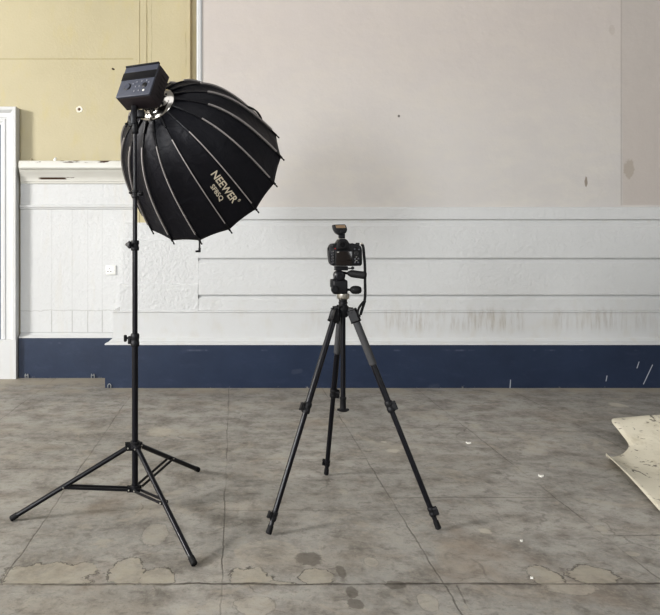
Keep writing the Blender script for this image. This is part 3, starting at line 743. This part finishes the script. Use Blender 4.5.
# ------------------------------------------------------------------ camera tripod
TX, TY = P(343, 300, 2.953).x, 2.953
def tz(py): return H-(py-CY)/F*TY
def tq(px, py, dy=0): q = P(px, py, TY+dy); return q
tr = thing('camera_tripod', 'black three-legged camera tripod with grey foam leg sleeves and centre column', 'tripod', Vector((TX, TY, 0)))
C0 = Vector((TX, TY, 0))
bm = BM(); tube(bm, C0+Z3*tz(400), C0+Z3*tz(300), .0125, n=20); obj('centre_column', bm, gloss, tr)
bm = BM(); lathe(bm, C0+Z3*tz(411.5), (0, 0, 1), [(.010, 0), (.024, .004), (.026, .010), (.015, .016), (.014, .058), (.017, .062), (.017, .070), (.012, .074)], 20)
frame_box(bm, C0+Vector((0, 0, tz(410)+.002)), X3, Y3, Z3, .058, .014, .010, .003); obj('column_end_hook', bm, matte, tr)
zc = tz(311)
bm = BM(); lathe(bm, C0+Z3*(tz(317)), (0, 0, 1), [(.020, 0), (.026, .01), (.030, .02), (.034, .034), (.034, .046), (.022, .056), (.018, .070), (.020, .074), (.020, .092), (.014, .096)], 28); hub = obj('shoulder_hub', bm, matte, tr)
bm = BM(); lathe(bm, C0+Z3*tz(304), (0, 0, 1), [(.019, 0), (.022, .003), (.022, .010), (.018, .013)], 24); obj('column_lock_ring', bm, satin, tr)
tf = [G(268.7, 535.5), G(438.3, 530.5), G(326.3, 475.5)]
for i, f in enumerate(tf):
    d = f-C0; dn = d.normalized(); side = Vector((-dn.y, dn.x, 0))
    top = C0+dn*.046+Z3*tz(311); foot = Vector((f.x, f.y, .012)); u = (foot-top).normalized(); L = (foot-top).length
    bm = BM(); frame_box(bm, C0+dn*.032+Z3*(tz(310)), dn, side, Z3, .036, .030, .030, .006); frame_box(bm, top+u*.022, side, u.cross(side), -u, .034, .030, .056, .006)
    obj('hinge_bracket', bm, matte, hub)
    bm = BM(); tube(bm, top-side*.020+Z3*.000, top+side*.020, .0065, n=14); obj('bolt', bm, satin, hub)
    sl = (.46, .455, .46)[i]
    lk = (.455, .455, .475)[i]
    bm = BM(); tube(bm, top+u*.01, top+u*L*lk, .0148, n=20); lg = obj('leg', bm, gloss, tr)
    if i != 0:
        bm = BM(); s1 = .26 if i == 1 else .24; tube(bm, top+u*.055, top+u*(L*s1), .0182, n=20); obj('foam_sleeve', bm, foam, lg, label='grey foam sleeve on upper leg')
    else:
        bm = BM(); sweep(bm, [top+u*.03-side*.0, top+u*L*.2, top+u*L*.40], .004, .0312, dn); obj('leg_channel', bm, satin, lg)
    bm = BM(); tube(bm, top+u*L*(lk-.01), top+u*(L-.05), .0124, n=18); obj('lower_tube', bm, gloss, lg)
    bm = BM(); tube(bm, top+u*(L-.06), foot-u*.014, .0108, n=16); obj('foot_tube', bm, satin, lg)
    bm = BM(); tube(bm, foot-u*.034, foot+u*.004, .0128, .0138, n=16); obj('rubber_foot', bm, rubber, lg)
    for fr, r_, hh_ in ((lk, .0195, .052), (1-.075/L, .0155, .040)):
        cc = top+u*L*fr
        cl = obj('leg_lock', clamp_bm(cc, u, r_, hh_), matte, lg)
        sg = -1 if i == 0 else 1
        lat = Vector((sg, -.35, 0)).normalized(); lat = (lat-u*lat.dot(u)).normalized()
        if i == 2 and fr > .6: lat = -lat
        bm = BM(); frame_box(bm, cc+lat*(r_-.001), lat, u.cross(lat), u, .014, .020, hh_*.55, .004)
        obj('lock_lug', bm, matte, cl)
        bm = BM(); frame_box(bm, cc+lat*(r_+.003)+u*.003+u.cross(lat)*.006, lat, u.cross(lat), u, .012, .014, hh_*.55, .004)
        obj('lock_lever', bm, matte, cl)

# pan head
hd_ = BM()
lathe(hd_, C0+Z3*tz(303), (0, 0, 1), [(.017, 0), (.019, .004), (.019, .016), (.027, .021), (.031, .026), (.031, .046), (.028, .048)], 28)
base = obj('head_base', hd_, silver, tr, label='silver head base')
bm = BM(); frame_box(bm, tq(339.5, 286.8), X3, Y3, Z3, .072, .062, .070, .010, 3)
lathe(bm, tq(334.5, 289, -.03), (0, -1, 0), [(.018, 0), (.018, .008), (.014, .012), (.001, .012)], 20)
frame_box(bm, tq(333.4, 283.5), X3, Y3, Z3, .028, .05, .044, .007)
head = obj('pan_head', bm, matte, tr)
bm = BM(); lathe(bm, tq(338, 275.2, .03), (0, -1, 0), [(.022, 0), (.026, .004), (.026, .058), (.020, .064), (.012, .066), (.001, .062)], 28); obj('tilt_knuckle', bm, satin, head)
bm = BM(); prism(bm, [(-.016, .016), (.012, .018), (.040, -.030), (.040, -.042), (-.02, -.042)], tq(338.5, 275.5, -.02), X3, Z3, Y3, .045, .003); obj('tilt_bracket', bm, matte, head)
bm = BM(); frame_box(bm, tq(341, 268.3), X3, Y3, Z3, .062, .05, .020, .003); frame_box(bm, tq(349, 268.3, -.01), X3, Y3, Z3, .040, .02, .006, .002); obj('quick_release_plate', bm, matte, head)
bm = BM(); tube(bm, tq(352.6, 268, -.02), tq(352.6, 268, -.035), .008, n=14); obj('plate_lever', bm, satin, head)
# grips
def grip(p0, p1, r, prof, nm):
    d = p1-p0; L = d.length; bm = BM(); lathe(bm, p0, d, [(r*a, L*b) for a, b in prof], 22); return obj(nm, bm, rubber, head)
bm = BM(); tube(bm, tq(343, 272.5), tq(350, 274, -.02), .006); obj('handle_rod', bm, satin, head)
grip(tq(347, 273, -.01), tq(366.0, 275.6, -.06), .0185, [(.2, 0), (.55, .06), (.95, .22), (1, .4), (.98, .7), (1, .9), (.9, .98), (.6, 1)], 'tilt_handle')
bm = BM(); tube(bm, tq(345, 289.6), tq(352, 289.9, -.01), .006); obj('handle_rod', bm, satin, head)
grip(tq(350, 289.8, -.01), tq(361.3, 290, -.03), .0205, [(.3, 0), (.6, .06), (.92, .25), (1, .5), (.95, .75), (.7, .95), (.4, 1)], 'pan_handle')

# ------------------------------------------------------------------ camera
def cq(px, py, dy=0): return P(px, py, 2.90+dy)
S = 2.90/600
cam0 = cq(345.5, 266)
dc = thing('dslr_camera', 'black digital camera seen from behind with dark screen, mounted on the tripod head', 'camera', cam0)
body_poly = [(330.2, 263), (329.3, 256), (328.9, 251), (330, 245.8), (332, 243.6), (336, 243.2), (349, 243.0), (352, 244.0), (357, 244.0), (361.2, 246.2), (362.2, 250), (362.3, 264), (361, 265.9), (333, 265.9)]
def poly_px(pp, Y=2.90): return [((x-CX)/F*Y, H-(y-CY)/F*Y) for x, y in pp]
bm = BM(); prism(bm, poly_px(body_poly), Vector((0, 2.90, 0)), X3, Z3, Y3, .060, .004); body = obj('camera_body', bm, matte, dc)
bm = BM(); prism(bm, poly_px([(355, 265.5), (355, 245), (362, 246.5), (362.6, 264.5)]), Vector((0, 2.955, 0)), X3, Z3, Y3, .035, .008); obj('hand_grip', bm, rubber, body)
# viewfinder hump
bm = BM(); prism(bm, poly_px([(335.6, 249.8), (336.6, 243.5), (339.2, 239.6), (341, 238.8), (345, 238.8), (346.8, 239.8), (349.2, 243.5), (349.8, 249.8)]), Vector((0, 2.888, 0)), X3, Z3, Y3, .085, .005); obj('viewfinder_hump', bm, matte, body)
bm = BM(); lathe(bm, cq(342.7, 244.8, -.010), (0, -1, 0), [(.022, 0), (.022, .008), (.018, .013), (.013, .013), (.012, .008), (.001, .008)], 28); ep = obj('eyepiece', bm, rubber, body)
bm = BM(); lathe(bm, cq(342.7, 244.8, -.0175), (0, -1, 0), [(.0115, 0), (.0115, .001), (.001, .0015)], 24); obj('eyepiece_glass', bm, glass_black, ep)
bm = BM(); frame_box(bm, cq(343.9, 258.2, -.001), X3, Y3, Z3, 17.6*S, .006, 15.6*S, .002); sc_ = obj('screen_bezel', bm, blackm, body)
bm = BM(); frame_box(bm, cq(344.0, 258.2, -.004), X3, Y3, Z3, 15.8*S, .003, 13.6*S, .001); obj('screen', bm, plain('camera_screen', srgb(34, 29, 27), .12, 0, .1), sc_)
bm = BM(); frame_box(bm, cq(338, 252.1, -.0056), X3, Y3, Z3, 2.4*S, .001, .6*S); obj('screen_mark', bm, print_white, sc_)
cb = plain('camera_button', srgb(58, 58, 62), .35)
for i in range(5):
    bm = BM(); lathe(bm, cq(332.6, 252.0+2.75*i, 0), (0, -1, 0), [(.0058, 0), (.0058, .004), (.004, .0055), (.001, .0055)], 14); obj('side_button', bm, cb, body)
bm = BM()
for i in range(5): frame_box(bm, cq(333.6, 251.2+2.75*i, -.0052), X3, Y3, Z3, .0022, .0008, .0016)
obj('button_marks', bm, print_white, body)
bm = BM(); lathe(bm, cq(332.8, 246.6, .012), (0, 0, 1), [(.012, -.004), (.014, 0), (.014, .010), (.012, .014), (.001, .015)], 22); obj('mode_dial', bm, blackm, body)
bm = BM(); frame_box(bm, cq(329.2, 249, .02), X3, Y3, Z3, .018, .014, .018, .005); obj('side_release', bm, rubber, body)
bm = BM(); lathe(bm, cq(335.3, 248.6, -.001), (0, -1, 0), [(.0028, 0), (.0028, .002), (.001, .003)], 10); obj('red_button', bm, plain('red_mark', srgb(170, 40, 38), .4), body, label='small red button mark')
bm = BM(); prism(bm, poly_px([(353.3, 264.5), (353.3, 250), (355.5, 246.6), (361, 248), (361.4, 264.5)], 2.90), Vector((0, 2.895, 0)), X3, Z3, Y3, .010, .002); th_ = obj('thumb_rest', bm, rubber, body)
bm = BM(); lathe(bm, cq(356.4, 253.2, -.003), (0, -1, 0), [(.0105, 0), (.0105, .003), (.008, .005), (.006, .0035), (.001, .0035)], 20); obj('direction_pad', bm, blackm, th_)
cbb = plain('camera_button_b', srgb(84, 84, 90), .3)
for q in ((354.6, 249), (359, 249.4), (355, 259), (358.2, 258.6), (355, 262.4), (358.2, 262.4)):
    bm = BM(); lathe(bm, cq(*q, -.004), (0, -1, 0), [(.0042, 0), (.0042, .003), (.001, .0035)], 12); obj('rear_button', bm, cbb, th_)
bm = BM()
for q in ((356.4, 257.0), (356.8, 260.6), (355.5, 261.0)): frame_box(bm, cq(*q, -.006), X3, Y3, Z3, .005, .0012, .0016)
obj('button_print', bm, print_white, th_)
bm = BM(); lathe(bm, cq(357.5, 244.6, .03), (0, 0, 1), [(.010, -.004), (.010, .006), (.007, .009), (.001, .009)], 18); obj('shutter_button', bm, blackm, body)
bm = BM(); lathe(bm, cq(344, 255, .058), (0, 1, 0), [(.038, 0), (.038, .012), (.034, .014), (.036, .03), (.040, .032), (.040, .075), (.037, .08), (.030, .08), (.028, .076), (.001, .072)], 36); obj('lens', bm, rubber, body)
bm = BM(); tube(bm, cq(361.6, 243.8, .015)-X3*.006, cq(361.6, 243.8, .015)+X3*.008, .006, n=12); tube(bm, cq(361.0, 245, .015), cq(361.4, 243, .015), .0045, n=10); lug = obj('strap_lug', bm, silver, body)
sp_ = catmull([cq(361.8, 244.2, .012), cq(363.2, 247, .01), cq(364.0, 255, .008), cq(364.9, 266, .006), cq(365.0, 280, .0), cq(365.2, 293, .0), cq(364.4, 302, .0), cq(362.2, 309, -.005), cq(360.4, 315, -.005)], 7)
bm = BM(); sweep(bm, sp_, .0125, .004, Y3); strap = obj('wrist_strap', bm, rubber, dc)
bm = BM(); sweep(bm, catmull([cq(364.6, 301, -.004), cq(362, 303.5, -.008), cq(359.3, 307.5, -.01), cq(357.8, 312, -.01), cq(358.2, 316, -.008), cq(360.4, 315.5, -.006)], 7), .0105, .004, Y3); obj('strap_loop', bm, rubber, strap)
bm = BM(); frame_box(bm, cq(364.8, 301.5, -.003), X3, Y3, Z3, .012, .008, .010, .002); obj('strap_slider', bm, matte, strap)

# wireless trigger in the hot shoe
tg = thing('flash_trigger', 'black wireless trigger with amber display standing in the camera hot shoe', 'trigger', cq(341.7, 239.2, .02))
bm = BM(); frame_box(bm, cq(341.7, 238.6, .02), X3, Y3, Z3, 7.6*S, .022, 1.6*S, .001); obj('shoe_foot', bm, silver, tg)
bm = BM(); frame_box(bm, cq(341.7, 236.3, .02), X3, Y3, Z3, 6.0*S, .026, 4.4*S, .002); obj('neck', bm, matte, tg)
bm = BM(); prism(bm, poly_px([(333.1, 224.6), (345.6, 224.2), (347.6, 229.6), (346.4, 232.6), (343.6, 234.8), (338.8, 234.8), (335.4, 232.2), (333.8, 228.6)]), Vector((0, 2.897, 0)), X3, Z3, Y3, .052, .006); tb = obj('trigger_body', bm, matte, tg)
bm = BM(); prism(bm, poly_px([(335.4, 225.3), (344.8, 225.0), (345.8, 228.0), (336.2, 228.2)]), Vector((0, 2.8955, 0)), X3, Z3, Y3, .003, .0006); obj('display', bm, plain('amber_display', srgb(128, 108, 86), .3, 0, .1), tb)
bm = BM(); lathe(bm, cq(341.5, 231.8, -.001), (0, -1, 0), [(.007, 0), (.007, .003), (.005, .0045), (.001, .0045)], 18); obj('dial', bm, blackm, tb)

# ------------------------------------------------------------------ light
w = bpy.data.worlds.new('World'); SC.world = w; w.use_nodes = True
bg = w.node_tree.nodes['Background']; bg.inputs[0].default_value = (*srgb(226, 228, 232), 1); bg.inputs[1].default_value = .55
def area(name, loc, tgt, sx, sy, power, col=(1, 1, 1)):
    l = bpy.data.lights.new(name, 'AREA'); l.shape = 'RECTANGLE'; l.size = sx; l.size_y = sy; l.energy = power; l.color = col
    o = bpy.data.objects.new(name, l); COL.objects.link(o); o.location = loc
    o.rotation_euler = (Vector(tgt)-Vector(loc)).to_track_quat('-Z', 'Y').to_euler(); return o
area('side_window_light', (-11.6, -.8, 5.0), (0, 4.2, .9), 2.0, 2.0, 2300, (1, .98, .96))
area('rear_window_light', (-3.5, -2.45, 1.75), (0.3, 4.2, 1.7), 1.2, 1.3, 240, (.95, .98, 1))
area('right_window_light', (4.5, -3.3, 2.6), (1.5, 4.0, 1.2), 2.2, 2.6, 140, (.95, .98, 1))
area('ceiling_fill_added', (1.6, 2.2, 5.5), (1.6, 3.0, 0), 4, 3, 60, (1, 1, 1))  # added soft fill under the ceiling, not an actual lamp of the room

# ------------------------------------------------------------------ camera of the picture
cd = bpy.data.cameras.new('Camera'); cam = bpy.data.objects.new('Camera', cd); COL.objects.link(cam)
cam.location = (0, 0, H); cam.rotation_euler = (math.pi/2, 0, 0)
cd.sensor_width = 36; cd.sensor_fit = 'HORIZONTAL'; cd.lens = 36*F/660
cd.shift_x = (330-CX)/660; cd.shift_y = -(307.5-CY)/660
SC.camera = cam
SC.view_settings.view_transform = 'Standard'; SC.view_settings.look = 'Medium High Contrast'; SC.view_settings.exposure = -.30
